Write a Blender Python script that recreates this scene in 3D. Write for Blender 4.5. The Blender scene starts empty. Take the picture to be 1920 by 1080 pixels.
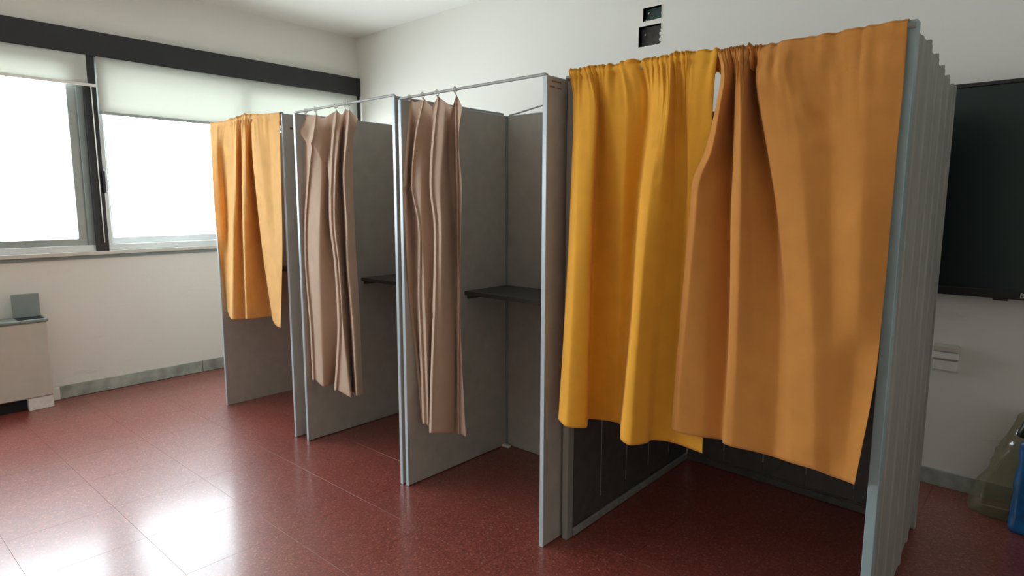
import bpy, bmesh, math, random
from mathutils import Vector, Matrix, noise
random.seed(7)
S = bpy.context.scene
COL = S.collection

# ------------------------------------------------------------------ camera
cam = bpy.data.cameras.new('camera'); camo = bpy.data.objects.new('camera', cam); COL.objects.link(camo)
cam.sensor_width = 36.0; cam.lens = 36.0 * 1175.47 / 1920.0; cam.clip_start = 0.05
cr, cu, cf = Vector((0.75318, 0.65781, 0.00197)), Vector((-0.08935, 0.09934, 0.99103)), Vector((-0.65171, 0.74661, -0.1336))
M = Matrix((( cr.x, cu.x, -cf.x), (cr.y, cu.y, -cf.y), (cr.z, cu.z, -cf.z))).to_4x4()
camo.matrix_world = Matrix.Translation((0, 0, 1.5)) @ M
S.camera = camo

# ------------------------------------------------------------------ sky and exposure
world = bpy.data.worlds.new('overcast_sky'); S.world = world; world.use_nodes = True
wn = world.node_tree.nodes; bg = wn['Background']
bg.inputs['Color'].default_value = (0.86, 0.93, 1.0, 1); bg.inputs['Strength'].default_value = 9.0
S.view_settings.view_transform = 'Standard'; S.view_settings.look = 'None'
S.view_settings.gamma = 1.0; S.view_settings.use_curve_mapping = False
S.view_settings.exposure = 0.9

# window openings on the left wall: (y0, y1) of each bay between the black posts
BAYS = [(-4.35, -3.24), (-3.16, -0.84), (-0.76, 1.56), (1.64, 4.02)]
SILL, HEAD = 1.13, 2.60
for a, b in BAYS:                                  # light portals in the real openings
    l = bpy.data.lights.new('window_portal', 'AREA'); l.shape = 'RECTANGLE'; l.size = b - a; l.size_y = HEAD - SILL
    l.cycles.is_portal = True
    o = bpy.data.objects.new('window_portal', l); COL.objects.link(o)
    o.matrix_world = Matrix.Translation((-5.93, (a + b) / 2, (SILL + HEAD) / 2)) @ Matrix(((0, 0, -1), (1, 0, 0), (0, -1, 0))).to_4x4()

# ------------------------------------------------------------------ materials
def mat(name, col, rough=0.6, metal=0.0, spec=0.5, noise_amt=0.0, nscale=8.0, bump=0.0, bscale=200.0, stretch=(1, 1, 1), trans=0.0, sheen=0.0):
    m = bpy.data.materials.new(name); m.use_nodes = True
    n = m.node_tree.nodes; L = m.node_tree.links; b = n['Principled BSDF']
    b.inputs['Base Color'].default_value = (*col, 1); b.inputs['Roughness'].default_value = rough
    b.inputs['Metallic'].default_value = metal; b.inputs['Specular IOR Level'].default_value = spec
    if sheen: b.inputs['Sheen Weight'].default_value = sheen
    g = n.new('ShaderNodeNewGeometry'); mp = n.new('ShaderNodeMapping'); mp.inputs['Scale'].default_value = stretch
    L.new(g.outputs['Position'], mp.inputs['Vector'])
    if noise_amt:
        t = n.new('ShaderNodeTexNoise'); t.inputs['Scale'].default_value = nscale; t.inputs['Detail'].default_value = 5
        L.new(mp.outputs[0], t.inputs['Vector'])
        r = n.new('ShaderNodeValToRGB'); r.color_ramp.elements[0].position = 0.3; r.color_ramp.elements[1].position = 0.7
        r.color_ramp.elements[0].color = (*[c * (1 - noise_amt) for c in col], 1); r.color_ramp.elements[1].color = (*[min(1, c * (1 + noise_amt)) for c in col], 1)
        L.new(t.outputs['Fac'], r.inputs['Fac']); L.new(r.outputs['Color'], b.inputs['Base Color'])
    if bump:
        t2 = n.new('ShaderNodeTexNoise'); t2.inputs['Scale'].default_value = bscale; t2.inputs['Detail'].default_value = 3
        L.new(mp.outputs[0], t2.inputs['Vector'])
        bp = n.new('ShaderNodeBump'); bp.inputs['Strength'].default_value = bump; bp.inputs['Distance'].default_value = 0.002
        L.new(t2.outputs['Fac'], bp.inputs['Height']); L.new(bp.outputs['Normal'], b.inputs['Normal'])
    if trans:
        src = b.inputs['Base Color'].links[0].from_socket if b.inputs['Base Color'].links else None
        tr = n.new('ShaderNodeBsdfTranslucent'); tr.inputs['Color'].default_value = (*col, 1)
        if src: L.new(src, tr.inputs['Color'])
        mx = n.new('ShaderNodeMixShader'); mx.inputs[0].default_value = trans
        L.new(b.outputs[0], mx.inputs[1]); L.new(tr.outputs[0], mx.inputs[2]); L.new(mx.outputs[0], n['Material Output'].inputs['Surface'])
    return m

def glassy(name, tint, refl=0.08, body=0.0, body_col=(0.5, 0.5, 0.4)):
    m = bpy.data.materials.new(name); m.use_nodes = True; n = m.node_tree.nodes; L = m.node_tree.links; n.clear()
    out = n.new('ShaderNodeOutputMaterial'); t = n.new('ShaderNodeBsdfTransparent'); t.inputs[0].default_value = (*tint, 1)
    gl = n.new('ShaderNodeBsdfGlossy'); gl.inputs['Roughness'].default_value = 0.08
    lw = n.new('ShaderNodeLayerWeight'); lw.inputs['Blend'].default_value = 0.25
    mm = n.new('ShaderNodeMath'); mm.operation = 'MULTIPLY_ADD'; mm.inputs[1].default_value = 0.4; mm.inputs[2].default_value = refl
    L.new(lw.outputs['Fresnel'], mm.inputs[0])
    mx = n.new('ShaderNodeMixShader'); L.new(mm.outputs[0], mx.inputs[0]); L.new(t.outputs[0], mx.inputs[1]); L.new(gl.outputs[0], mx.inputs[2])
    last = mx
    if body:
        d = n.new('ShaderNodeBsdfDiffuse'); d.inputs[0].default_value = (*body_col, 1)
        m2 = n.new('ShaderNodeMixShader'); m2.inputs[0].default_value = body; L.new(mx.outputs[0], m2.inputs[1]); L.new(d.outputs[0], m2.inputs[2]); last = m2
    L.new(last.outputs[0], out.inputs['Surface']); return m

def scuffed_wall():
    m = mat('wall_paint', (0.77, 0.75, 0.69), 0.75, bump=0.25, bscale=60)
    n = m.node_tree.nodes; L = m.node_tree.links; b = n['Principled BSDF']
    g = n.new('ShaderNodeNewGeometry'); mp = n.new('ShaderNodeMapping'); mp.inputs['Scale'].default_value = (1.2, 1.2, 5.0)
    L.new(g.outputs['Position'], mp.inputs['Vector'])
    t = n.new('ShaderNodeTexNoise'); t.inputs['Scale'].default_value = 1.6; t.inputs['Detail'].default_value = 8; t.inputs['Roughness'].default_value = 0.65
    L.new(mp.outputs[0], t.inputs['Vector'])
    r = n.new('ShaderNodeValToRGB'); r.color_ramp.elements[0].position = 0.60; r.color_ramp.elements[1].position = 0.78
    r.color_ramp.elements[0].color = (0, 0, 0, 1); r.color_ramp.elements[1].color = (0.55, 0.55, 0.55, 1); L.new(t.outputs['Fac'], r.inputs['Fac'])
    sp = n.new('ShaderNodeSeparateXYZ'); L.new(g.outputs['Position'], sp.inputs[0])
    mr = n.new('ShaderNodeMapRange'); mr.inputs['From Min'].default_value = 1.15; mr.inputs['From Max'].default_value = 0.75; mr.inputs['To Min'].default_value = 0; mr.inputs['To Max'].default_value = 1
    L.new(sp.outputs['Z'], mr.inputs['Value'])
    mu = n.new('ShaderNodeMath'); mu.operation = 'MULTIPLY'; L.new(r.outputs['Color'], mu.inputs[0]); L.new(mr.outputs[0], mu.inputs[1])
    mx = n.new('ShaderNodeMixRGB'); mx.inputs['Color1'].default_value = (0.77, 0.75, 0.69, 1); mx.inputs['Color2'].default_value = (0.42, 0.42, 0.40, 1)
    L.new(mu.outputs[0], mx.inputs['Fac']); L.new(mx.outputs[0], b.inputs['Base Color']); return m

def terrazzo():
    m = bpy.data.materials.new('red_terrazzo'); m.use_nodes = True; n = m.node_tree.nodes; L = m.node_tree.links; b = n['Principled BSDF']
    g = n.new('ShaderNodeNewGeometry')
    v = n.new('ShaderNodeTexVoronoi'); v.inputs['Scale'].default_value = 150; L.new(g.outputs['Position'], v.inputs['Vector'])
    r = n.new('ShaderNodeValToRGB'); r.color_ramp.interpolation = 'CONSTANT'; e = r.color_ramp.elements
    e[0].position = 0; e[0].color = (0.215, 0.043, 0.030, 1); e[1].position = 0.62; e[1].color = (0.30, 0.066, 0.045, 1)
    x = e.new(0.86); x.color = (0.15, 0.028, 0.020, 1); x = e.new(0.955); x.color = (0.37, 0.125, 0.085, 1)
    s = n.new('ShaderNodeSeparateColor'); L.new(v.outputs['Color'], s.inputs[0]); L.new(s.outputs[0], r.inputs['Fac'])
    t = n.new('ShaderNodeTexNoise'); t.inputs['Scale'].default_value = 2.2; t.inputs['Detail'].default_value = 4; L.new(g.outputs['Position'], t.inputs['Vector'])
    mr = n.new('ShaderNodeMapRange'); mr.inputs['To Min'].default_value = 0.85; mr.inputs['To Max'].default_value = 1.15; L.new(t.outputs['Fac'], mr.inputs['Value'])
    oi = n.new('ShaderNodeObjectInfo'); mr2 = n.new('ShaderNodeMapRange'); mr2.inputs['To Min'].default_value = 0.96; mr2.inputs['To Max'].default_value = 1.04; L.new(oi.outputs['Random'], mr2.inputs['Value'])
    mu = n.new('ShaderNodeMath'); mu.operation = 'MULTIPLY'; L.new(mr.outputs[0], mu.inputs[0]); L.new(mr2.outputs[0], mu.inputs[1])
    sc = n.new('ShaderNodeVectorMath'); sc.operation = 'SCALE'; L.new(r.outputs['Color'], sc.inputs[0]); L.new(mu.outputs[0], sc.inputs['Scale']); L.new(sc.outputs[0], b.inputs['Base Color'])
    rr = n.new('ShaderNodeMapRange'); rr.inputs['To Min'].default_value = 0.36; rr.inputs['To Max'].default_value = 0.48; b.inputs['Coat Weight'].default_value = 0.55; b.inputs['Coat Roughness'].default_value = 0.17; b.inputs['Coat IOR'].default_value = 1.48
    t3 = n.new('ShaderNodeTexNoise'); t3.inputs['Scale'].default_value = 6; t3.inputs['Detail'].default_value = 6; L.new(g.outputs['Position'], t3.inputs['Vector'])
    L.new(t3.outputs['Fac'], rr.inputs['Value']); L.new(rr.outputs[0], b.inputs['Roughness'])
    b.inputs['Specular IOR Level'].default_value = 0.9
    t4 = n.new('ShaderNodeTexNoise'); t4.inputs['Scale'].default_value = 3.5; t4.inputs['Detail'].default_value = 2; L.new(g.outputs['Position'], t4.inputs['Vector'])
    bp = n.new('ShaderNodeBump'); bp.inputs['Strength'].default_value = 0.03; bp.inputs['Distance'].default_value = 0.003; L.new(t4.outputs['Fac'], bp.inputs['Height']); L.new(bp.outputs[0], b.inputs['Normal'])
    return m

M_WALL = scuffed_wall()
M_CEIL = mat('ceiling_paint', (0.83, 0.815, 0.755), 0.8, bump=0.2, bscale=50)
M_TERR = terrazzo()
M_GROUT = mat('grout', (0.26, 0.10, 0.08), 0.8)
M_MARBLE = mat('grey_green_marble', (0.34, 0.37, 0.33), 0.35, noise_amt=0.35, nscale=9, bump=0.05)
M_BLACK = mat('black_paint', (0.012, 0.012, 0.014), 0.45, noise_amt=0.2, bump=0.1)
M_ALU = mat('grey_aluminium', (0.72, 0.76, 0.77), 0.4, metal=0.2, noise_amt=0.05, bump=0.03)
M_ALUG = mat('dull_green_shaded_aluminium', (0.36, 0.40, 0.38), 0.45, metal=0.2, noise_amt=0.08)  # grey-green of a blind bar; also backlit shade painted on one sash
M_SILLM = mat('sill_stone', (0.62, 0.60, 0.55), 0.6, noise_amt=0.06)
M_GLASS = glassy('window_glass', (0.97, 0.99, 0.98))
M_BLIND = mat('blind_fabric', (0.70, 0.71, 0.66), 0.9, bump=0.1, bscale=400, trans=0.32)
M_PANEL = mat('grey_laminate', (0.44, 0.41, 0.36), 0.55, noise_amt=0.07, nscale=14, bump=0.06, bscale=120)
M_EDGE = mat('pale_blue_grey_edging', (0.47, 0.53, 0.56), 0.35, metal=0.15, noise_amt=0.05)
M_SHELF = mat('dark_grey_shelf', (0.085, 0.082, 0.07), 0.5, noise_amt=0.12, nscale=30)
M_WIRE = mat('dull_steel', (0.34, 0.345, 0.325), 0.55, metal=0.15)
M_WHITE = mat('white_plastic', (0.82, 0.81, 0.76), 0.45)
M_SLATI = mat('slat_inside_shade', (0.085, 0.078, 0.072), 0.6, noise_amt=0.15, nscale=18)  # darkened to imitate the unlit inside of the wide booth
M_SLAT = mat('grey_green_slats', (0.30, 0.30, 0.265), 0.55, noise_amt=0.14, nscale=18, stretch=(1, 1, 0.12), bump=0.15, bscale=150)
M_SLATE = mat('pale_slat_edge', (0.30, 0.30, 0.27), 0.5, noise_amt=0.2, nscale=40)  # pale tone for light in the slat gaps, and for one bottom rail
M_POST = mat('teal_grey_post', (0.30, 0.40, 0.41), 0.4, metal=0.1, noise_amt=0.06)
def cloth(name, col, tr): return mat(name, col, 0.85, spec=0.2, noise_amt=0.05, nscale=14, bump=0.35, bscale=900, trans=tr, sheen=0.15)
M_YEL = cloth('yellow_cloth', (0.97, 0.50, 0.05), 0.30)
M_BRN = cloth('ochre_cloth', (0.62, 0.26, 0.055), 0.10)
M_ORA = cloth('orange_cloth', (0.97, 0.605, 0.22), 0.36)
M_BEI = cloth('beige_cloth', (0.56, 0.40, 0.29), 0.15)
M_SCR = mat('screen_glass', (0.003, 0.005, 0.006), 0.30, spec=0.6)
M_SCR.node_tree.nodes['Principled BSDF'].inputs['Specular Tint'].default_value = (0.75, 1.0, 0.95, 1)  # teal tint imitates the greenish reflection in the screen
M_BEZ = mat('screen_bezel', (0.008, 0.008, 0.009), 0.35)
M_CAB = mat('cream_enamel', (0.56, 0.53, 0.46), 0.5, noise_amt=0.04)
M_LID = mat('grey_green_enamel', (0.24, 0.29, 0.275), 0.5, noise_amt=0.05)
M_DARK = mat('recess_shade', (0.01, 0.01, 0.011), 0.8)  # near-black standing for the shade in the cabinet's openings
M_GREENB = mat('green_box_plastic', (0.018, 0.055, 0.045), 0.5, noise_amt=0.5, nscale=40)
M_BROWNB = mat('brown_box_plastic', (0.055, 0.047, 0.04), 0.7, noise_amt=0.4, nscale=45)
M_PLAST = mat('rough_plaster', (0.80, 0.78, 0.72), 0.85, noise_amt=0.06, nscale=40, bump=0.5, bscale=80)
M_BLUE = mat('blue_plastic', (0.015, 0.13, 0.36), 0.35, noise_amt=0.4, nscale=16)
M_SACK = glassy('clear_sack_film', (0.82, 0.80, 0.68), 0.05, body=0.17, body_col=(0.42, 0.39, 0.27))
M_WOOD = mat('raw_chipboard', (0.30, 0.14, 0.07), 0.8, noise_amt=0.3, nscale=60)
M_RED = mat('dark_red_stain', (0.16, 0.03, 0.025), 0.7, noise_amt=0.3, nscale=60)

# ------------------------------------------------------------------ helpers
WL = {}
def link(name, me, loc, parent=None, label=None, cat=None, group=None, kind=None):
    o = bpy.data.objects.new(name, me); COL.objects.link(o)
    pl = WL[parent.name] if parent else Vector((0, 0, 0))
    o.location = Vector(loc) - pl; WL[o.name] = Vector(loc)
    if parent: o.parent = parent
    if label: o['label'] = label
    if cat: o['category'] = cat
    if group: o['group'] = group
    if kind: o['kind'] = kind
    return o
def empty(name, loc, **k):
    return link(name, None, loc, **k)
def obj(name, bm, m, parent=None, smooth=False, **k):
    vs = [v.co for v in bm.verts]
    lo = Vector([min(v[i] for v in vs) for i in range(3)]); hi = Vector([max(v[i] for v in vs) for i in range(3)])
    base = Vector(((lo.x + hi.x) / 2, (lo.y + hi.y) / 2, lo.z))
    bmesh.ops.translate(bm, verts=bm.verts, vec=-base)
    bmesh.ops.recalc_face_normals(bm, faces=bm.faces)
    me = bpy.data.meshes.new(name); bm.to_mesh(me); bm.free()
    if smooth:
        for p in me.polygons: p.use_smooth = True
    me.materials.append(m)
    return link(name, me, base, parent, **k)
def addbox(bm, lo, hi, bev=0.0, xf=None, seg=1):
    vs = [bm.verts.new((x, y, z)) for x in (lo[0], hi[0]) for y in (lo[1], hi[1]) for z in (lo[2], hi[2])]
    fs = [bm.faces.new([vs[i] for i in f]) for f in ((0, 1, 3, 2), (4, 6, 7, 5), (0, 4, 5, 1), (2, 3, 7, 6), (0, 2, 6, 4), (1, 5, 7, 3))]
    if bev:
        es = list({e for f in fs for e in f.edges})
        r = bmesh.ops.bevel(bm, geom=es, offset=bev, segments=seg, affect='EDGES', profile=0.6)
        vs = list({v for v in vs if v.is_valid} | {v for v in r['verts']})
    if xf:
        for v in vs: v.co = xf(v.co)
    return vs
def box(name, lo, hi, m, parent=None, bev=0.0, xf=None, **k):
    bm = bmesh.new(); addbox(bm, lo, hi, bev, xf); return obj(name, bm, m, parent, **k)
def addtube(bm, pts, r, n=8, cap=True):
    pts = [Vector(p) for p in pts]; rings = []
    for i, p in enumerate(pts):
        d = (pts[min(i + 1, len(pts) - 1)] - pts[max(i - 1, 0)]).normalized()
        a = d.cross(Vector((0, 0, 1)));  a = a.normalized() if a.length > 1e-3 else Vector((1, 0, 0))
        b = d.cross(a).normalized(); rr = r[i] if isinstance(r, (list, tuple)) else r
        rings.append([bm.verts.new(p + a * math.cos(t) * rr + b * math.sin(t) * rr) for t in [2 * math.pi * j / n for j in range(n)]])
    for q, s in zip(rings, rings[1:]):
        for j in range(n): bm.faces.new((q[j], q[(j + 1) % n], s[(j + 1) % n], s[j]))
    if cap: bm.faces.new(rings[0][::-1]); bm.faces.new(rings[-1])
def tube(name, pts, r, m, parent=None, n=8, **k):
    bm = bmesh.new(); addtube(bm, pts, r, n); return obj(name, bm, m, parent, smooth=True, **k)
def prism(bm, quad, z0, z1):
    lo = [bm.verts.new((x, y, z0)) for x, y in quad]; hi = [bm.verts.new((x, y, z1)) for x, y in quad]; n = len(quad)
    bm.faces.new(lo[::-1]); bm.faces.new(hi)
    for i in range(n): bm.faces.new((lo[i], lo[(i + 1) % n], hi[(i + 1) % n], hi[i]))
def wallbox(name, a, b, th, z0, z1, m, parent=None, bev=0.0, **k):
    """upright slab from plan point a to b, thickness th to the left of a->b"""
    a = Vector(a); b = Vector(b); d = (b - a); Lg = d.length; d /= Lg; nrm = Vector((-d.y, d.x))
    def xf(c): p = a + d * c.x + nrm * c.y; return Vector((p.x, p.y, c.z))
    return box(name, (0, 0, z0), (Lg, th, z1), m, parent, bev, xf, **k)
BS = -0.0245
def BW(c):                     # back wall frame: c = (x, distance into the room, z)
    return Vector((c.x, 3.92 + BS * c.x - c.y, c.z))
def slab_with_holes(name, xs, zs, holes, th, m, xf, **k):
    bm = bmesh.new()
    for i in range(len(xs) - 1):
        for j in range(len(zs) - 1):
            if (i, j) in holes: continue
            addbox(bm, (xs[i], -th, zs[j]), (xs[i + 1], 0, zs[j + 1]), 0, xf)
    bmesh.ops.remove_doubles(bm, verts=bm.verts, dist=1e-5)
    # drop the doubled inner faces
    seen = {}
    for f in list(bm.faces):
        key = tuple(sorted(v.index for v in f.verts)) if False else frozenset(f.verts)
        seen.setdefault(key, []).append(f)
    dead = [f for v in seen.values() if len(v) > 1 for f in v]
    bmesh.ops.delete(bm, geom=dead, context='FACES_ONLY')
    return obj(name, bm, m, **k)

# ------------------------------------------------------------------ room shell
CZ = 3.20
X1, Y0 = 2.0, -4.4  # right wall drawn nearer to bounce more light
box('ceiling', (-5.95, Y0 - .2, CZ), (X1 + .2, 4.4, CZ + .2), M_CEIL, kind='structure')
fl = box('floor', (-5.95, Y0 - .2, -0.15), (X1 + .2, 4.4, -0.004), M_GROUT, kind='structure')
TS = 0.432
bm = bmesh.new(); g_ = 0.0004
addbox(bm, (g_, g_, -0.006), (TS - g_, TS - g_, 0), 0.0003)
bmesh.ops.translate(bm, verts=bm.verts, vec=(-TS / 2, -TS / 2, 0))
bmesh.ops.recalc_face_normals(bm, faces=bm.faces)
tile_me = bpy.data.meshes.new('floor_tile'); bm.to_mesh(tile_me); tile_me.materials.append(M_TERR)
bm.free()
far = bmesh.new()
xs0, ys0 = -2.99 - TS * 6, 0.917 - TS * 12
for i in range(20):
    for j in range(20):
        x, y = xs0 + TS * i, ys0 + TS * j
        yb = 3.92 + BS * x
        if x > X1 or y > yb - 0.02: continue
        cut = x < -5.69 or x + TS > X1 or y + TS > yb - 0.01 or y < Y0
        if y > -0.1 and x < 0.7:
            if cut:
                xa, xb = max(x, -5.68), min(x + TS, X1); y1 = min(y + TS, yb - 0.012)
                if xb - xa < .03 or y1 - y < .02: continue
                box('floor_tile', (xa + g_, y + g_, -0.006), (xb - g_, y1 - g_, 0), M_TERR, fl, 0.0003)
            else: link('floor_tile', tile_me, (x + TS / 2, y + TS / 2, 0), fl)
        else:
            xa, xb, ya, y1 = max(x, -5.70), min(x + TS, X1), max(y, Y0), min(y + TS, yb)
            if xb - xa > .03 and y1 - ya > .03: addbox(far, (xa + g_, ya + g_, -0.006), (xb - g_, y1 - g_, 0))
obj('floor_tiling', far, M_TERR, fl, kind='stuff')
box('wall_right', (X1, Y0 - .2, 0), (X1 + .2, 4.4, CZ), M_CEIL, kind='structure')  # unseen wall, moved in and kept pale to brighten the right side
box('wall_front', (-5.95, Y0 - .2, 0), (X1 + .2, Y0, CZ), M_CEIL, kind='structure')  # unseen wall kept pale for more bounced fill
# back wall with the two open junction boxes
bxs = [-5.95, -2.318, -2.296, -2.148, -2.144, X1 + .2]
HZ = (2.566, 2.703, 2.730, 2.820)
slab_with_holes('wall_back', [-5.95, -2.316, -2.286, -2.142, X1 + .2], [0, HZ[0], HZ[1], HZ[2], HZ[3], CZ], {(1, 1), (2, 1), (2, 3)}, 0.2, M_WALL, BW, kind='structure')
# left wall: parapet, lintel, end pieces
box('wall_left', (-5.95, Y0 - .2, 0), (-5.70, 4.4, 1.095), M_WALL, kind='structure')
box('wall_left_lintel', (-5.95, Y0 - .2, 2.62), (-5.70, 4.4, CZ), M_WALL, kind='structure')
box('wall_left_end', (-5.95, 4.06, 1.095), (-5.70, 4.4, 2.62), M_WALL, kind='structure')
# black steel beam and posts
box('trim_1', (-5.83, Y0, 2.605), (-5.645, 4.055, 2.785), M_BLACK, bev=0.003, kind='structure')
tube('trim_2', [(-5.646, 1.98, 2.787), (-5.640, 1.98, 2.795)], 0.008, M_WHITE, kind='structure')
for k, y in enumerate((-3.2, -0.8, 1.6)):
    box('trim_%d' % (k + 3), (-5.80, y - .042, 1.12), (-5.665, y + .042, 2.607), M_BLACK, bev=0.002, kind='structure')
box('trim_6', (-5.80, 4.015, 1.12), (-5.665, 4.055, 2.607), M_BLACK, bev=0.002, kind='structure')
sill = box('window_sill', (-5.86, Y0, 1.095), (-5.665, 4.055, 1.125), M_SILLM, bev=0.003, kind='structure')
box('sill_shadow_strip', (-5.700, Y0, 1.068), (-5.690, 4.055, 1.0945), M_LID, sill)  # dark strip standing for the shadow under the sill
# marble skirtings, in lengths with joints
bl = empty('baseboard_left', (-5.69, 0, 0), kind='structure')
for a, b in ((-4.3, -2.9), (-2.895, -1.5), (-1.495, -.1), (-.095, 1.0), (1.165, 2.30), (2.305, 3.45), (3.455, 4.045)):
    box('skirting_slab', (-5.70, a, 0.0), (-5.685, b, 0.10), M_MARBLE, bl, 0.002)
box('skirting_end', (-5.70, 1.165 - .0, 0.0), (-5.678, 1.232, 0.098), M_PLAST, bl, 0.002)
bb = empty('baseboard_back', (-1.5, 3.95, 0), kind='structure')
for a, b in ((-5.68, -4.5), (-4.495, -3.3), (-3.295, -2.1), (-2.095, -0.9), (-0.895, .3), (.305, 1.98)):
    box('skirting_slab', (a, 0.0, 0.0), (b, 0.015, 0.088), M_MARBLE, bb, 0.002, BW)

# ------------------------------------------------------------------ windows
def window(idx, y0, y1, split=None, first=False):
    w = empty('window_%d' % idx, (-5.78, (y0 + y1) / 2, 1.125), kind='structure')
    fx0, fx1 = -5.80, -5.695
    fr = bmesh.new()
    addbox(fr, (fx0, y0, 1.125), (fx1, y1, 1.172), .002); addbox(fr, (fx0, y0, 2.56), (fx1, y1, 2.61), .002)
    addbox(fr, (fx0, y0, 1.172), (fx1, y0 + .038, 2.56), .002);
    if not first: addbox(fr, (fx0, y1 - .045, 1.172), (fx1, y1, 2.56), .002)
    else: box('jamb', (fx0, y1 - .045, 1.1725), (fx1, y1, 2.5595), M_LID, w, .002)  # darker jamb: backlit shade put into its colour
    obj('window_frame', fr, M_ALU, w)
    mid = split if split else (y0 + y1) / 2
    for a, b, xa, xb, wide in ((y0 + .036, mid + .03, -5.795, -5.757, .062), (mid - .03, y1 - .043, -5.752, -5.714, .062)):
        s = bmesh.new()
        addbox(s, (xa, a, 1.17), (xb, b, 1.222), .002); addbox(s, (xa, a, 2.50), (xb, b, 2.56), .002)
        addbox(s, (xa, a, 1.222), (xb, a + (.03 if a < mid - .1 else wide), 2.50), .002); addbox(s, (xa, b - wide, 1.222), (xb, b, 2.50), .002)
        so = obj('sash', s, M_ALUG if (first and a > mid - .1) else M_ALU, w)  # one sash of the first window toned down for backlit shade
        box('pane', ((xa + xb) / 2 - .003, a + .02, 1.21), ((xa + xb) / 2 + .003, b - wide + .01, 2.51), M_GLASS, so)
    return w
window(1, *BAYS[2], first=True)
window(2, *BAYS[3])
window(3, *BAYS[1]); window(4, *BAYS[0])
box('window_handle', (-5.70, 1.628, 1.575), (-5.640, 1.652, 1.745), M_BLACK, bev=.006, label='black lever handle on the right of the black window post', cat='handle')
# roller blinds
def blind(y0, y1, z, lab, cord=None, lean=0.0):
    t = empty('roller_blind', (-5.66, (y0 + y1) / 2, z), label=lab, cat='blind', group=None)
    bm = bmesh.new(); n = 30
    for s in (0, 1):
        pass
    vs = []
    for j in range(n + 1):
        y = y0 + (y1 - y0) * j / n
        row = [bm.verts.new((-5.655 + .003 * math.sin(y * 3 + q * .5), y, z + .02 + (2.61 - z - .02) * q / 6)) for q in range(7)]
        vs.append(row)
    for a, b in zip(vs, vs[1:]):
        for q in range(6): bm.faces.new((a[q], b[q], b[q + 1], a[q + 1]))
    f = obj('blind_fabric', bm, M_BLIND, t, smooth=True)
    md = f.modifiers.new('thick', 'SOLIDIFY'); md.thickness = .0008
    box('bottom_bar', (-5.662, y0, z), (-5.648, y1 + (.060 if cord else 0), z + .022), M_ALUG if not cord else M_WHITE, t, .003)
    if cord: tube('draw_cord', [(-5.650, cord, z), (-5.650, cord + .002, 1.9), (-5.650, cord + .004, 1.5), (-5.650, cord + .005, 1.19)], .0038, M_WHITE, t)
    return t
blind(-0.77, 1.585, 2.375, 'off-white roller blind above the left window, pulled down a short way', cord=1.603)
blind(1.648, 4.01, 2.175, 'off-white roller blind right of the black post, pulled down further')

# ------------------------------------------------------------------ curtain control nets (rows from rod to hem, metres)
YELLOW = [
    [(-1.547,2.118,2.026), (-1.5,2.118,2.026), (-1.459,2.118,2.027), (-1.424,2.118,2.026), (-1.375,2.118,2.023), (-1.316,2.118,2.023), (-1.225,2.118,2.022), (-1.177,2.118,2.021), (-1.143,2.118,2.021), (-1.109,2.118,2.022), (-1.084,2.118,2.022), (-1.048,2.118,2.02), (-1.024,2.118,2.02), (-0.926,2.118,2.014)],
    [(-1.514,2.105,1.884), (-1.464,2.075,1.876), (-1.384,2.07,1.868), (-1.399,2.115,1.876), (-1.358,2.105,1.869), (-1.266,2.1,1.86), (-1.197,2.14,1.867), (-1.159,2.1,1.855), (-1.105,2.075,1.851), (-1.074,2.07,1.851), (-1.079,2.12,1.862), (-1.038,2.12,1.866), (-1.017,2.1,1.863), (-0.931,2.105,1.84)],
    [(-1.504,2.08,1.482), (-1.435,2.03,1.483), (-1.374,2.04,1.483), (-1.417,2.13,1.487), (-1.352,2.13,1.487), (-1.283,2.12,1.484), (-1.242,2.155,1.484), (-1.168,2.05,1.481), (-1.122,2.025,1.481), (-1.088,2.045,1.485), (-1.063,2.1,1.493), (-1.028,2.125,1.497), (-1.004,2.105,1.497), (-0.929,2.11,1.504)],
    [(-1.515,2.065,1.012), (-1.438,2.01,1.029), (-1.379,2.04,1.033), (-1.424,2.125,1.026), (-1.36,2.15,1.035), (-1.307,2.15,1.037), (-1.262,2.16,1.037), (-1.171,2.02,1.048), (-1.13,2,1.052), (-1.103,2.045,1.057), (-1.085,2.085,1.066), (-1.039,2.12,1.07), (-1.001,2.11,1.073), (-0.915,2.1,1.081)],
    [(-1.528,2.05,0.598), (-1.446,1.995,0.6), (-1.379,2.038,0.6), (-1.43,2.128,0.6), (-1.374,2.16,0.6), (-1.33,2.165,0.602), (-1.296,2.16,0.6), (-1.203,2.015,0.603), (-1.149,1.995,0.599), (-1.112,2.05,0.601), (-1.115,2.093,0.6), (-1.07,2.119,0.6), (-1.008,2.118,0.602), (-0.914,2.105,0.598)],
]
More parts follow.
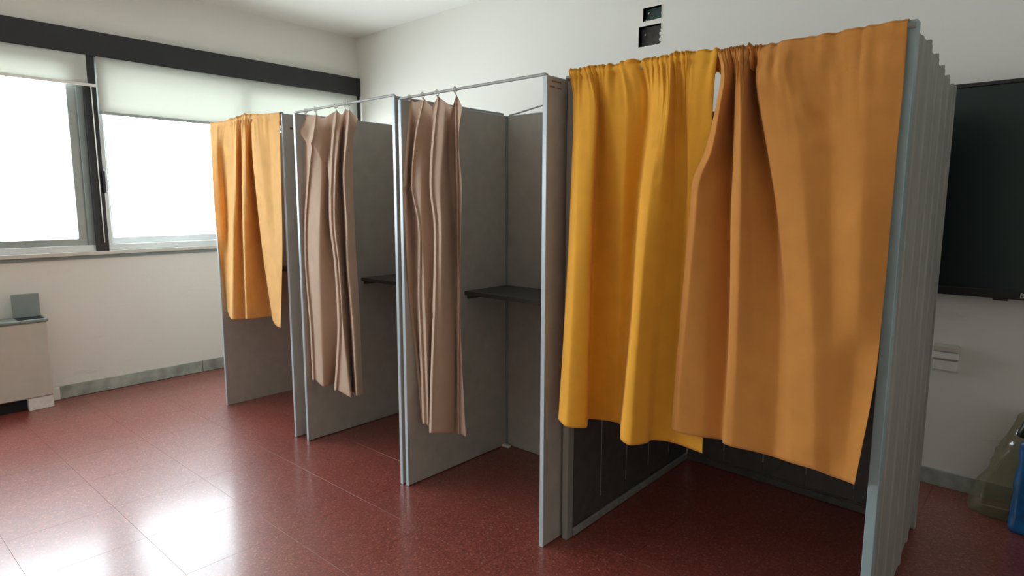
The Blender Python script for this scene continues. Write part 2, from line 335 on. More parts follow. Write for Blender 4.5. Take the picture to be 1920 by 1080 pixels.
BROWN = [
    [(-0.92,2.1,2.005), (-0.909,2.1,2.005), (-0.891,2.1,2.006), (-0.874,2.1,2.005), (-0.858,2.1,2.004), (-0.837,2.1,2.003), (-0.819,2.1,2.002), (-0.795,2.1,2), (-0.772,2.1,1.999), (-0.69,2.1,2.001), (-0.59,2.1,2.002), (-0.482,2.1,2.005), (-0.373,2.1,2.007)],
    [(-0.901,2.09,1.925), (-0.877,2.065,1.919), (-0.869,2.085,1.921), (-0.864,2.12,1.927), (-0.844,2.08,1.918), (-0.817,2.06,1.912), (-0.813,2.09,1.916), (-0.811,2.15,1.925), (-0.771,2.07,1.907), (-0.691,2.07,1.913), (-0.582,2.09,1.917), (-0.481,2.09,1.911), (-0.372,2.1,1.919)],
    [(-0.907,2.08,1.837), (-0.882,2.055,1.835), (-0.877,2.09,1.842), (-0.874,2.145,1.852), (-0.84,2.075,1.841), (-0.811,2.055,1.836), (-0.808,2.1,1.843), (-0.806,2.17,1.853), (-0.76,2.07,1.837), (-0.669,2.065,1.838), (-0.569,2.09,1.838), (-0.476,2.085,1.835), (-0.371,2.1,1.835)],
    [(-0.935,2.07,1.684), (-0.901,2.045,1.68), (-0.897,2.1,1.684), (-0.877,2.16,1.686), (-0.837,2.07,1.678), (-0.804,2.05,1.674), (-0.797,2.1,1.675), (-0.765,2.17,1.676), (-0.724,2.075,1.668), (-0.631,2.06,1.663), (-0.542,2.085,1.664), (-0.454,2.075,1.666), (-0.373,2.095,1.67)],
    [(-0.973,2.065,1.586), (-0.938,2.045,1.585), (-0.907,2.09,1.585), (-0.872,2.15,1.586), (-0.836,2.07,1.583), (-0.801,2.05,1.582), (-0.785,2.09,1.582), (-0.739,2.155,1.583), (-0.705,2.075,1.58), (-0.616,2.06,1.577), (-0.536,2.085,1.568), (-0.449,2.07,1.566), (-0.373,2.095,1.565)],
    [(-0.984,2.07,1.467), (-0.951,2.05,1.468), (-0.909,2.085,1.468), (-0.868,2.145,1.468), (-0.834,2.065,1.469), (-0.795,2.045,1.47), (-0.772,2.085,1.469), (-0.715,2.145,1.466), (-0.685,2.08,1.465), (-0.6,2.055,1.464), (-0.528,2.08,1.464), (-0.444,2.06,1.466), (-0.373,2.09,1.466)],
    [(-0.999,2.07,1.164), (-0.966,2.05,1.17), (-0.91,2.075,1.172), (-0.853,2.13,1.172), (-0.821,2.06,1.183), (-0.786,2.04,1.189), (-0.744,2.07,1.19), (-0.676,2.11,1.192), (-0.641,2.075,1.2), (-0.564,2.05,1.202), (-0.505,2.07,1.201), (-0.433,2.06,1.207), (-0.374,2.085,1.207)],
    [(-1.018,2.08,0.884), (-0.985,2.06,0.894), (-0.908,2.08,0.904), (-0.847,2.12,0.907), (-0.819,2.06,0.924), (-0.784,2.045,0.934), (-0.728,2.07,0.939), (-0.66,2.095,0.946), (-0.614,2.07,0.96), (-0.542,2.05,0.969), (-0.492,2.065,0.97), (-0.434,2.085,0.973), (-0.377,2.07,0.979)],
    [(-1.029,2.085,0.672), (-0.995,2.065,0.668), (-0.908,2.085,0.666), (-0.849,2.115,0.664), (-0.822,2.06,0.674), (-0.786,2.05,0.673), (-0.709,2.075,0.667), (-0.656,2.095,0.658), (-0.595,2.07,0.663), (-0.524,2.055,0.667), (-0.479,2.07,0.654), (-0.441,2.065,0.653), (-0.405,2.05,0.654)],
]
ORANGE = [
    [(-4.566,2.006,2.054), (-4.449,2.006,2.052), (-4.352,2.006,2.051), (-4.226,2.006,2.055), (-4.15,2.006,2.059), (-4.112,2.006,2.062), (-4.075,2.006,2.066), (-4.024,2.006,2.065), (-3.974,2.006,2.06), (-3.947,2.006,2.058), (-3.871,2.006,2.051), (-3.751,2.006,2.044), (-3.616,2.006,2.038)],
    [(-4.542,1.991,1.799), (-4.48,2.004,1.797), (-4.469,2.037,1.798), (-4.303,2.03,1.791), (-4.229,2.017,1.787), (-4.262,2.063,1.791), (-4.165,2.03,1.785), (-4.113,2.03,1.782), (-4.175,2.102,1.789), (-4.011,2.03,1.778), (-3.888,2.017,1.772), (-3.791,2.03,1.769), (-3.614,1.998,1.759)],
    [(-4.516,1.979,1.427), (-4.483,2.005,1.352), (-4.5,2.051,1.351), (-4.283,1.992,1.357), (-4.256,2.005,1.357), (-4.287,2.057,1.355), (-4.148,2.005,1.36), (-4.133,2.031,1.359), (-4.198,2.135,1.356), (-4.017,2.051,1.362), (-3.862,2.018,1.366), (-3.76,2.018,1.368), (-3.621,1.992,1.372)],
    [(-4.562,2.021,1.081), (-4.562,2.04,1.079), (-4.494,2.042,1.045), (-4.272,1.97,1.065), (-4.259,1.99,1.065), (-4.266,2.042,1.061), (-4.134,1.99,1.073), (-4.13,2.029,1.071), (-4.174,2.146,1.059), (-4.015,2.068,1.076), (-3.83,2.016,1.092), (-3.713,1.99,1.102), (-3.628,1.983,1.108)],
    [(-4.562,2.043,0.805), (-4.562,2.046,0.726), (-4.481,2.026,0.682), (-4.286,1.948,0.698), (-4.25,1.961,0.7), (-4.252,2.026,0.695), (-4.126,1.98,0.717), (-4.13,2.039,0.712), (-4.131,2.156,0.711), (-3.956,2.078,0.71), (-3.824,2.026,0.705), (-3.742,2,0.709), (-3.655,1.967,0.719)],
]
BEIGE_A = [
    [(-3.376,2.04,2.017), (-3.372,2.044,2.008), (-3.288,2.044,2), (-3.27,2.04,2.007), (-3.266,2.044,1.999), (-3.19,2.04,1.977), (-3.114,2.04,1.996), (-3.083,2.044,2.003), (-3.066,2.04,2.009), (-3.063,2.044,2.001), (-3.017,2.04,1.979), (-2.981,2.04,2.004), (-2.962,2.044,1.994), (-2.946,2.04,2.001), (-2.943,2.044,1.993), (-2.871,2.04,1.944)],
    [(-3.403,2.028,1.936), (-3.393,2.038,1.936), (-3.316,2.045,1.952), (-3.238,2.007,1.939), (-3.229,2.016,1.939), (-3.199,2.036,1.926), (-3.147,2.058,1.938), (-3.116,2.05,1.947), (-3.042,2.012,1.935), (-3.034,2.022,1.935), (-3.018,2.031,1.921), (-3.018,2.052,1.938), (-2.991,2.05,1.939), (-2.92,2.012,1.927), (-2.912,2.022,1.927), (-2.903,2.047,1.899)],
    [(-3.408,2.042,1.876), (-3.398,2.051,1.876), (-3.323,2.032,1.873), (-3.244,1.994,1.862), (-3.234,2.003,1.862), (-3.208,2.03,1.862), (-3.186,2.078,1.865), (-3.129,2.044,1.861), (-3.055,2.006,1.851), (-3.046,2.015,1.851), (-3.017,2.018,1.849), (-3.063,2.066,1.856), (-3,2.044,1.853), (-2.929,2.006,1.843), (-2.921,2.015,1.843), (-2.94,2.054,1.841)],
    [(-3.468,2.064,1.662), (-3.458,2.074,1.662), (-3.416,2.055,1.663), (-3.336,2.016,1.657), (-3.326,2.026,1.657), (-3.22,2.028,1.654), (-3.224,2.076,1.656), (-3.161,2.043,1.656), (-3.086,2.004,1.65), (-3.077,2.014,1.65), (-3.04,2.004,1.648), (-3.096,2.076,1.652), (-3.044,2.049,1.653), (-2.972,2.01,1.647), (-2.964,2.02,1.647), (-2.966,2.064,1.648)],
    [(-3.476,2.052,1.373), (-3.476,2.067,1.373), (-3.476,2.055,1.377), (-3.43,2.039,1.375), (-3.42,2.048,1.375), (-3.235,2.015,1.38), (-3.254,2.087,1.378), (-3.177,2.041,1.384), (-3.101,2.003,1.383), (-3.092,2.012,1.383), (-3.05,1.997,1.385), (-3.101,2.087,1.382), (-3.041,2.053,1.387), (-2.969,2.015,1.386), (-2.96,2.025,1.386), (-2.972,2.069,1.385)],
    [(-3.476,2.046,1.113), (-3.476,2.063,1.112), (-3.476,2.048,1.117), (-3.443,2.038,1.116), (-3.432,2.048,1.116), (-3.257,2.014,1.131), (-3.232,2.098,1.126), (-3.161,2.053,1.137), (-3.086,2.014,1.142), (-3.077,2.024,1.142), (-3.022,1.996,1.148), (-3.093,2.086,1.136), (-3.052,2.059,1.144), (-2.98,2.02,1.149), (-2.971,2.03,1.149), (-2.972,2.074,1.145)],
    [(-3.476,2.055,0.746), (-3.476,2.072,0.744), (-3.476,2.063,0.742), (-3.397,2.026,0.754), (-3.386,2.036,0.754), (-3.279,2.026,0.77), (-3.239,2.11,0.769), (-3.133,2.041,0.78), (-3.058,2.002,0.793), (-3.048,2.012,0.793), (-3.015,2.002,0.799), (-3.071,2.086,0.788), (-3.025,2.059,0.801), (-2.953,2.02,0.813), (-2.944,2.03,0.813), (-2.976,2.086,0.801)],
    [(-3.476,2.055,0.419), (-3.476,2.071,0.415), (-3.475,2.065,0.396), (-3.392,2.026,0.417), (-3.381,2.036,0.417), (-3.266,2.017,0.403), (-3.3,2.12,0.394), (-3.186,2.038,0.394), (-3.11,2,0.415), (-3.1,2.01,0.415), (-2.965,2.002,0.403), (-3.063,2.08,0.393), (-3.012,2.06,0.392), (-2.94,2.022,0.413), (-2.931,2.031,0.413), (-2.966,2.086,0.396)],
]
BEIGE_B = [
    [(-2.448,2.05,2.008), (-2.445,2.054,2.001), (-2.417,2.05,1.987), (-2.362,2.054,1.992), (-2.35,2.05,1.998), (-2.347,2.054,1.991), (-2.32,2.05,1.975), (-2.294,2.05,1.955), (-2.26,2.054,1.992), (-2.248,2.05,1.997), (-2.245,2.054,1.99), (-2.205,2.05,1.968), (-2.155,2.05,1.942), (-2.138,2.054,1.981), (-2.127,2.05,1.986), (-2.124,2.054,1.98), (-2.089,2.05,1.929)],
    [(-2.446,2.02,1.813), (-2.439,2.029,1.813), (-2.464,2.062,1.817), (-2.446,2.064,1.819), (-2.389,2.026,1.809), (-2.383,2.035,1.81), (-2.38,2.062,1.812), (-2.355,2.098,1.813), (-2.3,2.052,1.808), (-2.245,2.014,1.799), (-2.239,2.023,1.8), (-2.189,2.026,1.796), (-2.224,2.086,1.803), (-2.196,2.1,1.805), (-2.145,2.062,1.796), (-2.139,2.071,1.797), (-2.115,2.05,1.789)],
    [(-2.477,2.019,1.582), (-2.47,2.029,1.582), (-2.498,2.067,1.583), (-2.492,2.076,1.586), (-2.433,2.037,1.581), (-2.427,2.047,1.581), (-2.379,2.049,1.581), (-2.371,2.097,1.582), (-2.306,2.04,1.582), (-2.251,2.001,1.578), (-2.245,2.011,1.578), (-2.198,2.013,1.577), (-2.226,2.097,1.579), (-2.204,2.112,1.582), (-2.153,2.073,1.578), (-2.147,2.083,1.578), (-2.109,2.061,1.577)],
    [(-2.485,2.03,1.37), (-2.478,2.04,1.37), (-2.499,2.093,1.368), (-2.443,2.075,1.373), (-2.386,2.036,1.373), (-2.379,2.046,1.373), (-2.376,2.048,1.373), (-2.357,2.108,1.371), (-2.279,2.039,1.378), (-2.225,2,1.378), (-2.218,2.01,1.378), (-2.18,2,1.38), (-2.218,2.108,1.375), (-2.215,2.123,1.378), (-2.164,2.084,1.378), (-2.157,2.094,1.378), (-2.117,2.06,1.38)],
    [(-2.499,2.057,1.013), (-2.499,2.073,1.012), (-2.499,2.103,1.008), (-2.465,2.085,1.016), (-2.408,2.047,1.023), (-2.401,2.057,1.023), (-2.363,2.047,1.028), (-2.361,2.095,1.023), (-2.279,2.025,1.042), (-2.224,1.987,1.049), (-2.218,1.997,1.048), (-2.198,2.011,1.049), (-2.209,2.095,1.038), (-2.202,2.109,1.04), (-2.151,2.071,1.047), (-2.144,2.081,1.046), (-2.14,2.071,1.048)],
    [(-2.499,2.095,0.668), (-2.491,2.105,0.667), (-2.499,2.12,0.663), (-2.454,2.085,0.68), (-2.396,2.047,0.695), (-2.389,2.057,0.694), (-2.355,2.047,0.702), (-2.377,2.095,0.689), (-2.288,2.013,0.722), (-2.233,1.975,0.736), (-2.227,1.985,0.736), (-2.213,2.023,0.73), (-2.21,2.095,0.717), (-2.219,2.121,0.713), (-2.168,2.083,0.727), (-2.161,2.093,0.726), (-2.117,2.059,0.74)],
    [(-2.467,2.097,0.368), (-2.459,2.107,0.367), (-2.494,2.131,0.341), (-2.443,2.083,0.351), (-2.385,2.045,0.373), (-2.377,2.054,0.372), (-2.358,2.053,0.363), (-2.394,2.095,0.334), (-2.301,2.006,0.359), (-2.245,1.968,0.381), (-2.238,1.977,0.38), (-2.219,2.029,0.37), (-2.22,2.095,0.351), (-2.22,2.121,0.341), (-2.169,2.083,0.362), (-2.162,2.093,0.361), (-2.095,2.059,0.373)],
]
HOOKS_A = (0, 3, 8, 11, 13)
HOOKS_B = (0, 4, 9, 14)

# ------------------------------------------------------------------ polling booths
def booth(x0, x1, yf, yb, ht, label, shelf_z, arc, chips=None):
    t = empty('polling_booth', ((x0 + x1) / 2, (yf + yb) / 2, 0), label=label, cat='polling booth', group='grey single polling booths')
    T = .020
    for s, xa in ((0, x0), (1, x1 - T)):
        box('side_panel', (xa, yf + .005, .004), (xa + T, yb, ht - .004), M_PANEL, t, .0015)
        box('front_edging', (xa - .0005, yf - .001, .001), (xa + T + .0005, yf + .006, ht), M_EDGE, t, .001)
        box('top_edging', (xa - .0005, yf + .006, ht - .004), (xa + T + .0005, yb, ht + .002), M_EDGE, t, .001)
    box('back_panel', (x0 + T, yb - T, .002), (x1 - T, yb, ht - .004), M_PANEL, t, .0015)
    box('top_edging', (x0 + T, yb - T - .0005, ht - .004), (x1 - T, yb + .0005, ht + .002), M_EDGE, t, .001)
    for xa in (x0 + T, x1 - T - .012):
        box('corner_strip', (xa, yb - T - .012, .012), (xa + .012, yb - T, ht - .006), M_LID, t, .002)
    tube('curtain_rail', [(x0 + .006, yf + .008, ht + .002), (x0 + .016, yf + .008, ht + .007), (x1 - .016, yf + .008, ht + .007), (x1 - .006, yf + .008, ht + .002)], .0065, M_WIRE, t)
    if shelf_z:
        sh = box('shelf', (x0 + T, yb - T - .36, shelf_z - .022), (x1 - T, yb - T, shelf_z), M_SHELF, t, .002)
        for xa in (x0 + T, x1 - T - .018):
            box('shelf_cleat', (xa, yb - T - .34, shelf_z - .045), (xa + .018, yb - T, shelf_z - .022), M_SHELF, sh, .002)
    if arc:
        pts = []
        for i in range(17):
            u = i / 16; pts.append((x0 + .03 + (x1 - x0 - .06) * u, yb - T / 2, ht + .006 + .045 * math.sin(math.pi * u) ** 1.3))
        tube('bowed_brace', pts, .0045, M_WIRE, t, 6)
    for xa in (x0 + .045,):
        box('white_foot', (xa - .035, yb - T - .045, .0), (xa + .03, yb - T - .015, .014), M_WHITE, t, .004)
    return t
b1 = booth(-4.590, -3.598, 2.012, 2.84, 2.034, 'grey polling booth nearest the windows, behind the short orange curtain', 1.015, False)
b2 = booth(-3.500, -2.545, 2.028, 2.84, 2.026, 'grey polling booth, second from the windows, with the left of the two beige curtains', 1.01, True)
b3 = booth(-2.524, -1.592, 2.033, 2.84, 2.005, 'grey polling booth between the other beige-curtained booth and the wide yellow-curtained one', 1.01, True)
box('worn_patch', (-3.5975, 2.06, 1.945), (-3.5968, 2.10, 1.958), M_RED, b1)
for y0, y1, z, h in ((2.050, 2.085, 1.962, .007), (2.065, 2.125, 1.985, .006), (2.10, 2.13, 1.962, .004)):
    box('worn_patch', (-1.5915, y0, z), (-1.5908, y1, z + h), M_WOOD, b3)

# wide booth made of upright slats
WB = empty('wide_polling_booth', (-.98, 2.7, 0), label='wide grey-green slatted polling booth closed by the yellow and ochre curtains', cat='polling booth')
FL, FR, BL, BR = Vector((-1.578, 2.150)), Vector((-.352, 2.118)), Vector((-1.584, 3.365)), Vector((-.402, 3.295))
HT = 2.0
def wpost(name, p, w, d, z1, m, wide=False): return box(name, (p.x - w, p.y, .001), (p.x, p.y + d, z1), m, WB, .002)
wpost('front_post', FR, .030, .045, HT + .012, M_POST)
wpost('front_post', FL + Vector((.030, 0)), .030, .045, HT + .012, M_SLAT)
def slatwall(a, b, n, out, z1, endpost=True):
    """n upright slats from plan a to b; out=+1 puts the battens left of a->b, -1 right"""
    d = (b - a); Lg = d.length; d = d / Lg; nr = Vector((-d.y, d.x)) * out; w = Lg / n
    def seg(name, s0, s1, o0, o1, z0, zz, m, bev=.0015):
        def xf(c):
            p = a + d * c.x + nr * c.y; return Vector((p.x, p.y, c.z))
        return box(name, (s0, min(o0, o1), z0), (s1, max(o0, o1), zz), m, WB, bev, xf)
    for i in range(n):
        s0, s1 = i * w + .0025, (i + 1) * w - .0025
        bm = bmesh.new()
        prof = [(s0, -.004), (s1, -.004), (s1, .020), (s1 - .020, .0205), (s1 - .030, .0155), (s0 + .09, .0105), (s0 + .08, .0118), (s0 + .06, .0118), (s0 + .05, .0085), (s0, .004)]
        pts = [a + d * x + nr * y for x, y in prof]
        if out > 0: pts = pts[::-1]
        prism(bm, [(p.x, p.y) for p in pts], .05, z1 - .012)
        obj('slat', bm, M_SLAT, WB)
        box_ = seg('inside_shade_sheet', s0, s1, -.009, -.0045, .05, z1 - .012, M_SLATI, .001)  # thin sheet carrying the painted interior shade
        if i: seg('gap_light_strip', i * w - .0035, i * w + .0035, -.0110, -.0095, .11, z1 - .03, M_SLATE, 0.0005)  # pale strip imitates the bright gap between two slats
        if out < 0 or 1: seg('batten', s1 - .020, s1, .006, .0185, z1 - .0115, z1 + .004, M_SLAT, .001)
    seg('bottom_rail', 0, Lg, -.022, -.0095, .004, .040, M_SLATE if n > 4 and a.x < -1.5 and b.x < -1.5 else M_SLATI, .003)
    seg('bottom_rail', 0, Lg, -.009, .006, .004, .0485, M_SLAT if out < 0 else M_SLATI, .003)
    seg('top_rail', 0, Lg, -.020, -.0095, z1 - .035, z1 - .002, M_SLATI, .002)
off = Vector((-.010, .048))
slatwall(FR + off, BR + Vector((-.012, 0)), 5, -1, HT)
slatwall(FL + Vector((.014, .048)), BL + Vector((.014, 0)), 5, 1, HT)
slatwall(BL + Vector((.03, .012)), BR + Vector((-.03, .012)), 5, 1, HT)
for p in (BL, BR): box('back_post', (p.x - .02, p.y, .001), (p.x + .012, p.y + .035, HT), M_SLAT, WB, .002)
tube('curtain_rod', [(FL.x + .005, FL.y - .010, 2.006), (FR.x - .004, FR.y + .002, 1.996)], .009, M_WIRE, WB, 10)

# ------------------------------------------------------------------ curtains
def cr1(p0, p1, p2, p3, t, k=.42):
    m1 = (p2 - p0) * k; m2 = (p3 - p1) * k
    t2 = t * t; t3 = t2 * t
    return p1 * (2 * t3 - 3 * t2 + 1) + m1 * (t3 - 2 * t2 + t) + p2 * (-2 * t3 + 3 * t2) + m2 * (t3 - t2)
def sample(row, u, k=.34):
    n = len(row) - 1; x = min(max(u, 0), .99999) * n; i = int(x); t = x - i
    return cr1(row[max(i - 1, 0)], row[i], row[min(i + 1, n)], row[min(i + 2, n)], t, k)
def curtain(name, rows, m, label, group, seed, pocket=None, gather=.0, creases=(), su=16, sv=90, wr=.002, hooks=None, rail=None, gfun=None):
    R = [[Vector(p) for p in r] for r in rows]; nc = len(R[0]); U = (nc - 1) * su
    # rows sit at the arc fractions of their mean height
    zs = [sum(p.z for p in r) / nc for r in R]; fr = [(zs[0] - z) / (zs[0] - zs[-1]) for z in zs]
    bm = bmesh.new(); grid = []
    vs = [(q / sv) ** 1.25 for q in range(sv + 1)]
    top = R[0][0].z
    for v in vs:
        k = max(i for i in range(len(fr)) if fr[i] <= v + 1e-9); k = min(k, len(fr) - 2)
        t = min(1, (v - fr[k]) / (fr[k + 1] - fr[k]))
        line = []
        for u in range(U + 1):
            uu = u / U
            g = [sample(R[min(max(k + d, 0), len(R) - 1)], uu) for d in (-1, 0, 1, 2)]
            p = cr1(g[0], g[1], g[2], g[3], t, .5)
            L = v * (zs[0] - zs[-1])
            if gather:
                ga = gather * (gfun(uu) if gfun else 1.0)
                n1 = noise.noise(Vector((uu * nc * 1.9, L * 2.5, seed))) ; n2 = noise.noise(Vector((uu * nc * 4.6, L * 6, seed + 3)))
                fade = math.exp(-L / .10); pk = 1 - .80 * math.exp(-((L - .022) / .020) ** 2)
                p.y -= ga * (n1 * 1.1 + n2 * .6) * fade * pk - .005 * math.exp(-((L - .052) / .010) ** 2)
                p.z += ga * .22 * n2 * math.exp(-L / .03)
            q = Vector((p.x * 3.5, p.z * 1.3, seed)); w = min(1, L / .12)
            p.y += wr * w * (noise.noise(q * 1.6) + .15 * noise.noise(q * 4.3))
            for (cx, cz, sx, sz, a, am) in creases:
                dx, dz = p.x - cx, p.z - cz; c, s = math.cos(a), math.sin(a); e, f = dx * c + dz * s, -dx * s + dz * c
                p.y -= am * math.exp(-(e / sx) ** 2 - (f / sz) ** 2)
            line.append(p)
        grid.append(line)
    if pocket:            # rod pocket: the cloth goes over the rod and down its back
        r = pocket; first = grid[0]; pre = []
        for a in (150, 120, 90, 60, 30):
            an = math.radians(a)
            pre.append([Vector((p.x, p.y + r + r * -math.cos(math.pi - an) * 1.0, p.z - .004 + r * math.sin(an) * .9)) for p in first])
        back = [[Vector((p.x, p.y + 2 * r + .002, p.z - d)) for p in first] for d in (.07, .03, .0)]
        grid = back + pre + grid
    V = [[bm.verts.new(p) for p in l] for l in grid]
    for a, b in zip(V, V[1:]):
        for u in range(U): bm.faces.new((a[u], a[u + 1], b[u + 1], b[u]))
    if not hooks:
        o = obj(name, bm, m, smooth=True, label=label, cat='curtain', group=group)
        md = o.modifiers.new('thick', 'SOLIDIFY'); md.thickness = .0014; md.offset = 0
        return o
    t = empty(name, (sum(p.x for p in R[0]) / nc, rail[0], zs[-1]), label=label, cat='curtain', group=group)
    o = obj('curtain_cloth', bm, m, t, smooth=True)
    md = o.modifiers.new('thick', 'SOLIDIFY'); md.thickness = .0014; md.offset = 0
    for h in hooks:
        p = R[0][h]; zr = rail[1]
        rb = bmesh.new(); pts = [(p.x + .001 * math.sin(a * 3), rail[0] + .0125 * math.cos(a), zr + .0125 * math.sin(a) - .001) for a in [i * math.pi / 6 for i in range(12)]]
        addtube(rb, pts + [pts[0]], .0022, 5, cap=False); ro = obj('curtain_ring', rb, M_WHITE, t, smooth=True)
        tube('hook', [(p.x, rail[0] - .004, zr - .013), (p.x + .004, rail[0] - .003, zr - .020), (p.x, p.y, p.z + .004), (p.x - .002, p.y, p.z - .012)], .0022, M_WHITE, ro, 5)
    return t
def bunch_brown(u): return .55 + 1.5 * math.exp(-((u - .45) / .22) ** 2)
def bunch_orange(u): return .5 + 1.0 * math.exp(-((u - .55) / .25) ** 2)
curtain('yellow_curtain', YELLOW, M_YEL, 'bright yellow curtain on the left half of the wide booth', None, 1.3, pocket=.013, gather=.030,
        creases=((-1.128, 1.72, .02, .008, .3, .012), (-1.10, 1.60, .015, .02, -.5, -.006)))
curtain('ochre_curtain', BROWN, M_BRN, 'brownish ochre curtain on the right half of the wide booth, bunched at its left', None, 5.1, pocket=.013, gather=.026, gfun=bunch_brown, su=16, wr=.003,
        creases=((-.575, 1.69, .06, .012, .05, .006), (-.57, 1.76, .035, .02, -.6, -.008), (-.63, 1.80, .02, .03, .4, .006),
                 (-.50, 1.05, .16, .035, .75, .0035), (-.55, .83, .14, .03, .45, -.003), (-.50, .75, .12, .025, .35, .004), (-.46, 1.45, .10, .03, 1.1, .003)))
curtain('orange_curtain', ORANGE, M_ORA, 'short pale orange curtain on the booth by the windows', None, 9.7, pocket=.010, gather=.022, gfun=bunch_orange, su=14, wr=.0015)
curtain('beige_curtain', BEIGE_A, M_BEI, 'beige curtain on the second booth from the windows, folded over at its top left', 'beige curtains on rings', 2.2, su=16, wr=.002,
        hooks=HOOKS_A, rail=(2.036, 2.033), creases=((-3.395, 1.90, .03, .035, .5, .03), (-3.20, 1.75, .16, .014, -1.05, .014)))
curtain('beige_curtain', BEIGE_B, M_BEI, 'beige curtain on the booth directly left of the wide booth, tightly folded', 'beige curtains on rings', 6.4, su=16, wr=.002,
        hooks=HOOKS_B, rail=(2.041, 2.012), creases=((-2.49, 1.56, .05, .012, .5, .012), (-2.30, .95, .06, .012, .6, -.012)))

# ------------------------------------------------------------------ wall boxes
def junction(x0, x1, z0, z1, m, label, bits):
    t = empty('junction_box', tuple(BW(Vector(((x0 + x1) / 2, 0, z0)))), label=label, cat='junction box', group='open junction boxes in the back wall')
    box('box_back', (x0 - .002, -.045, z0 - .002), (x1 + .002, -.040, z1 + .002), m, t, 0, BW)
    for a, b in (((x0 - .003, -.04, z0 - .003), (x0, -.001, z1 + .003)), ((x1, -.04, z0 - .003), (x1 + .003, -.001, z1 + .003)),
                 ((x0, -.04, z0 - .003), (x1, -.001, z0)), ((x0, -.04, z1), (x1, -.001, z1 + .003))):
        box('box_side', a, b, m, t, 0, BW)
    for (x, z, s) in bits:
        bm = bmesh.new(); bmesh.ops.create_icosphere(bm, subdivisions=2, radius=s)
        for v in bm.verts:
            v.co *= 1 + .35 * noise.noise(v.co * 90 + Vector((x * 50, 0, z * 30))); v.co = BW(Vector((x + v.co.x, -.034 + v.co.y, z + v.co.z)))
        obj('plaster_lump', bm, M_PLAST, t)
    rng = random.Random(int(z0 * 100))
    for e in range(2):
        bm = bmesh.new(); n = 14
        for i in range(n):      # ragged plaster lip along the lower and right edges
            if e == 0: xa = x0 + (x1 - x0) * i / n; xb = x0 + (x1 - x0) * (i + 1) / n; h = rng.uniform(.001, .006); addbox(bm, (xa, -.004, z0 - .004), (xb, .002, z0 + h), 0, BW)
            else: za = z0 + (z1 - z0) * i / n; zb = z0 + (z1 - z0) * (i + 1) / n; h = rng.uniform(.000, .006) + (.008 if bits and i in (2, 3, 6, 7) and z1 - z0 > .1 else 0); addbox(bm, (x1 - h, -.004, za), (x1 + .004, .002, zb), 0, BW)
        obj('plaster_lip', bm, M_PLAST, t)
    return t
junction(-2.286, -2.142, HZ[2], HZ[3], M_GREENB, 'small open green junction box high on the back wall', ((-2.262, 2.79, .006), (-2.252, 2.797, .004), (-2.279, 2.748, .006)))
junction(-2.316, -2.142, HZ[0], HZ[1], M_BROWNB, 'square open dark brown junction box just beneath the green one', ((-2.284, 2.655, .006), (-2.22, 2.572, .005)))

# ------------------------------------------------------------------ wall display
TV = empty('wall_display', tuple(BW(Vector((-.05, .05, 1.02)))), label='large black flat screen on the back wall, right of the booths', cat='screen')
tx0, tx1, tz0, tz1, td = -1.02, .93, 1.045, 2.085, .085
box('screen_body', (tx0 + .03, .012, tz0 + .04), (tx1 - .03, td - .03, tz1 - .04), M_BEZ, TV, .006, BW)
box('screen_panel', (tx0 + .018, td - .032, tz0 + .04), (tx1 - .018, td - .006, tz1 - .018), M_SCR, TV, 0, BW)
bm = bmesh.new()
for a, b in (((tx0, td - .04, tz0), (tx1, td, tz0 + .042)), ((tx0, td - .04, tz1 - .02), (tx1, td, tz1)), ((tx0, td - .04, tz0 + .042), (tx0 + .02, td, tz1 - .02)), ((tx1 - .02, td - .04, tz0 + .042), (tx1, td, tz1 - .02))):
    addbox(bm, a, b, .003, BW)
obj('bezel', bm, M_BEZ, TV)
bm = bmesh.new(); addbox(bm, (-.225, td - .03, tz0 - .010), (-.165, td - .002, tz0 + .001), .004, BW, 2); obj('sensor_pod', bm, M_BEZ, TV)
fc = bpy.data.curves.new('logo', 'FONT'); fc.body = 'BenQ'; fc.size = .034; fc.extrude = .0006; fc.resolution_u = 3
tmp = bpy.data.objects.new('logo', fc); COL.objects.link(tmp)
dg = bpy.context.evaluated_depsgraph_get(); me = bpy.data.meshes.new_from_object(tmp.evaluated_get(dg)); bpy.data.objects.remove(tmp)
bm = bmesh.new(); bm.from_mesh(me)
for v in bm.verts: v.co = BW(Vector((-.122 + v.co.x, td + .0012 + v.co.z, tz0 + .010 + v.co.y)))
obj('logo', bm, M_SILLM, TV)

# ------------------------------------------------------------------ socket on the back wall
SK = empty('wall_socket', tuple(BW(Vector((-.385, 0, .64)))), label='pale wall socket low on the back wall under the black screen', cat='socket')
box('socket_box', (-.46, 0, .69), (-.335, .030, .775), M_CAB, SK, .010, BW)
box('socket_plate', (-.455, .030, .70), (-.34, .036, .735), M_WHITE, SK, .003, BW)
box('socket_lid', (-.455, .030, .738), (-.34, .044, .768), M_CAB, SK, .004, BW)
box('duct', (-.45, 0, .635), (-.345, .022, .688), M_WALL, SK, .003, BW)

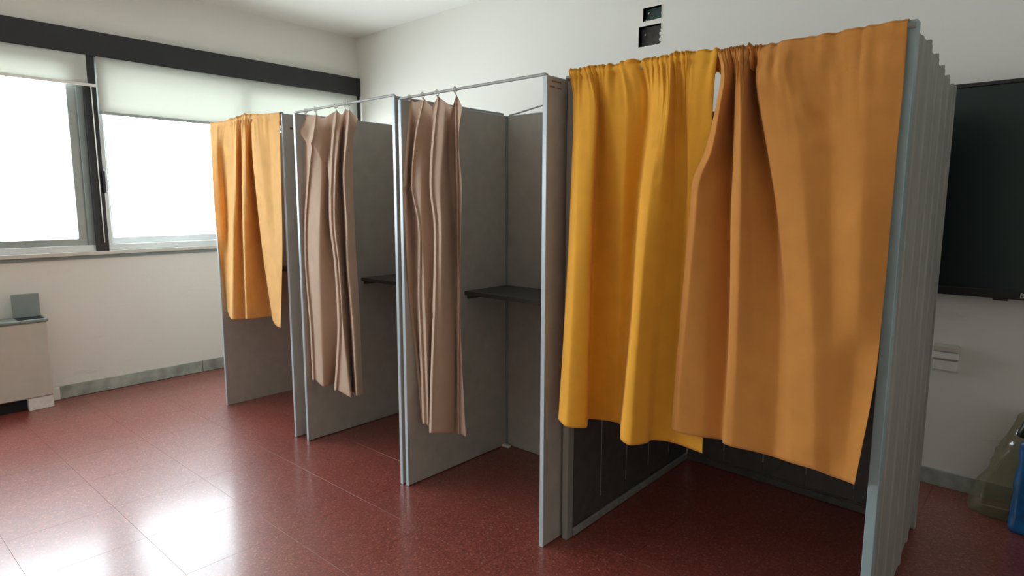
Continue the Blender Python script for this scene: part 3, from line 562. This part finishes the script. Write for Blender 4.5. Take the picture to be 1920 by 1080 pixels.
# ------------------------------------------------------------------ fan coil unit under the window
FC = empty('fan_coil_unit', (-5.6, .55, 0), label='low cream heating cabinet against the wall under the left window', cat='heater')
box('cabinet', (-5.682, -.15, .092), (-5.505, 1.160, .645), M_CAB, FC, .008)
box('top_plate', (-5.684, -.155, .646), (-5.495, 1.166, .668), M_LID, FC, .005)
for k, y in enumerate((-.14, 1.005)): box('foot', (-5.66, y, 0), (-5.515, y + .15, .091), M_PLAST, FC, .003)
box('base_shade_block', (-5.66, .011, .002), (-5.56, 1.004, .091), M_DARK, FC)  # black block stands for the shade between the feet
gr = bmesh.new()
for i in range(9): addbox(gr, (-5.660 + i * .014, .05, .668), (-5.652 + i * .014, .90, .674), .001)
obj('air_grille', gr, M_LID, FC)
box('well_shade_plate', (-5.625, .99, .668), (-5.515, 1.145, .6715), M_DARK, FC, .001)  # flat dark plate stands for the shaded slot
box('control_flap', (-5.642, .985, .669), (-5.628, 1.150, .842), M_LID, FC, .004)

# ------------------------------------------------------------------ clear sack with blue bundle
SKC = (.085, 3.775)
def lump(name, f, m, nu, nv, smooth=True, **k):
    bm = bmesh.new(); V = [[bm.verts.new(f(u / nu * 2 * math.pi, v / nv)) for u in range(nu)] for v in range(nv + 1)]
    for a, b in zip(V, V[1:]):
        for u in range(nu): bm.faces.new((a[u], a[(u + 1) % nu], b[(u + 1) % nu], b[u]))
    bm.faces.new(V[0][::-1]); bm.faces.new(V[-1])
    return obj(name, bm, m, smooth=smooth, **k)
def fblue(a, v):
    r = .125 * (1 - .10 * v) * (1 + .10 * noise.noise(Vector((math.cos(a) * 2, math.sin(a) * 2, v * 5)))) * (1 if v < .94 else .8)
    return Vector((.060 + r * math.cos(a), 3.595 + r * .38 * math.sin(a), .002 + .46 * v))
bu = empty('blue_bundle', (.060, 3.595, .002), label='blue plastic bundle with a black top, standing beside the clear sack', cat='bundle')
def under(o, p):
    o.parent = p; o.location = o.location - WL[p.name]
under(lump('blue_body', fblue, M_BLUE, 28, 24), bu)
def fcap(a, v):
    r = .040 * (1.0 - .75 * v ** 1.6) * (1 + .15 * noise.noise(Vector((math.cos(a), math.sin(a), v * 3))))
    return Vector((-.030 + r * math.cos(a), 3.595 + r * math.sin(a), .455 + .095 * v))
under(lump('black_cap', fcap, M_BEZ, 16, 8), bu)
def fsack(a, v):
    ca, sa = math.cos(a), math.sin(a)
    base = Vector((.115 + (.300 if ca > 0 else .355) * math.copysign(abs(ca) ** .75, ca), 3.770 + .125 * math.copysign(abs(sa) ** .7, sa), 0))
    base.y += -.055 * max(0, ca + .35) if sa < 0 else 0
    top = Vector((.075 + .150 * ca, 3.775 + .115 * sa, 0))
    w = v ** 1.0
    p = base.lerp(top, w); p.z = .004 + .50 * v
    q = Vector((ca * 2.2, sa * 2.2, v * 3.0))
    k = 1 + .07 * noise.noise(q * 1.3) + .045 * noise.noise(q * 4)
    c = Vector((.06, 3.77, 0)); p.x = c.x + (p.x - c.x) * k; p.y = min(3.897, c.y + (p.y - c.y) * (1 + (k - 1) * .6))
    return p
sk = lump('clear_sack', fsack, M_SACK, 72, 40, label='crumpled see-through plastic sack on the floor against the back wall', cat='plastic sack')
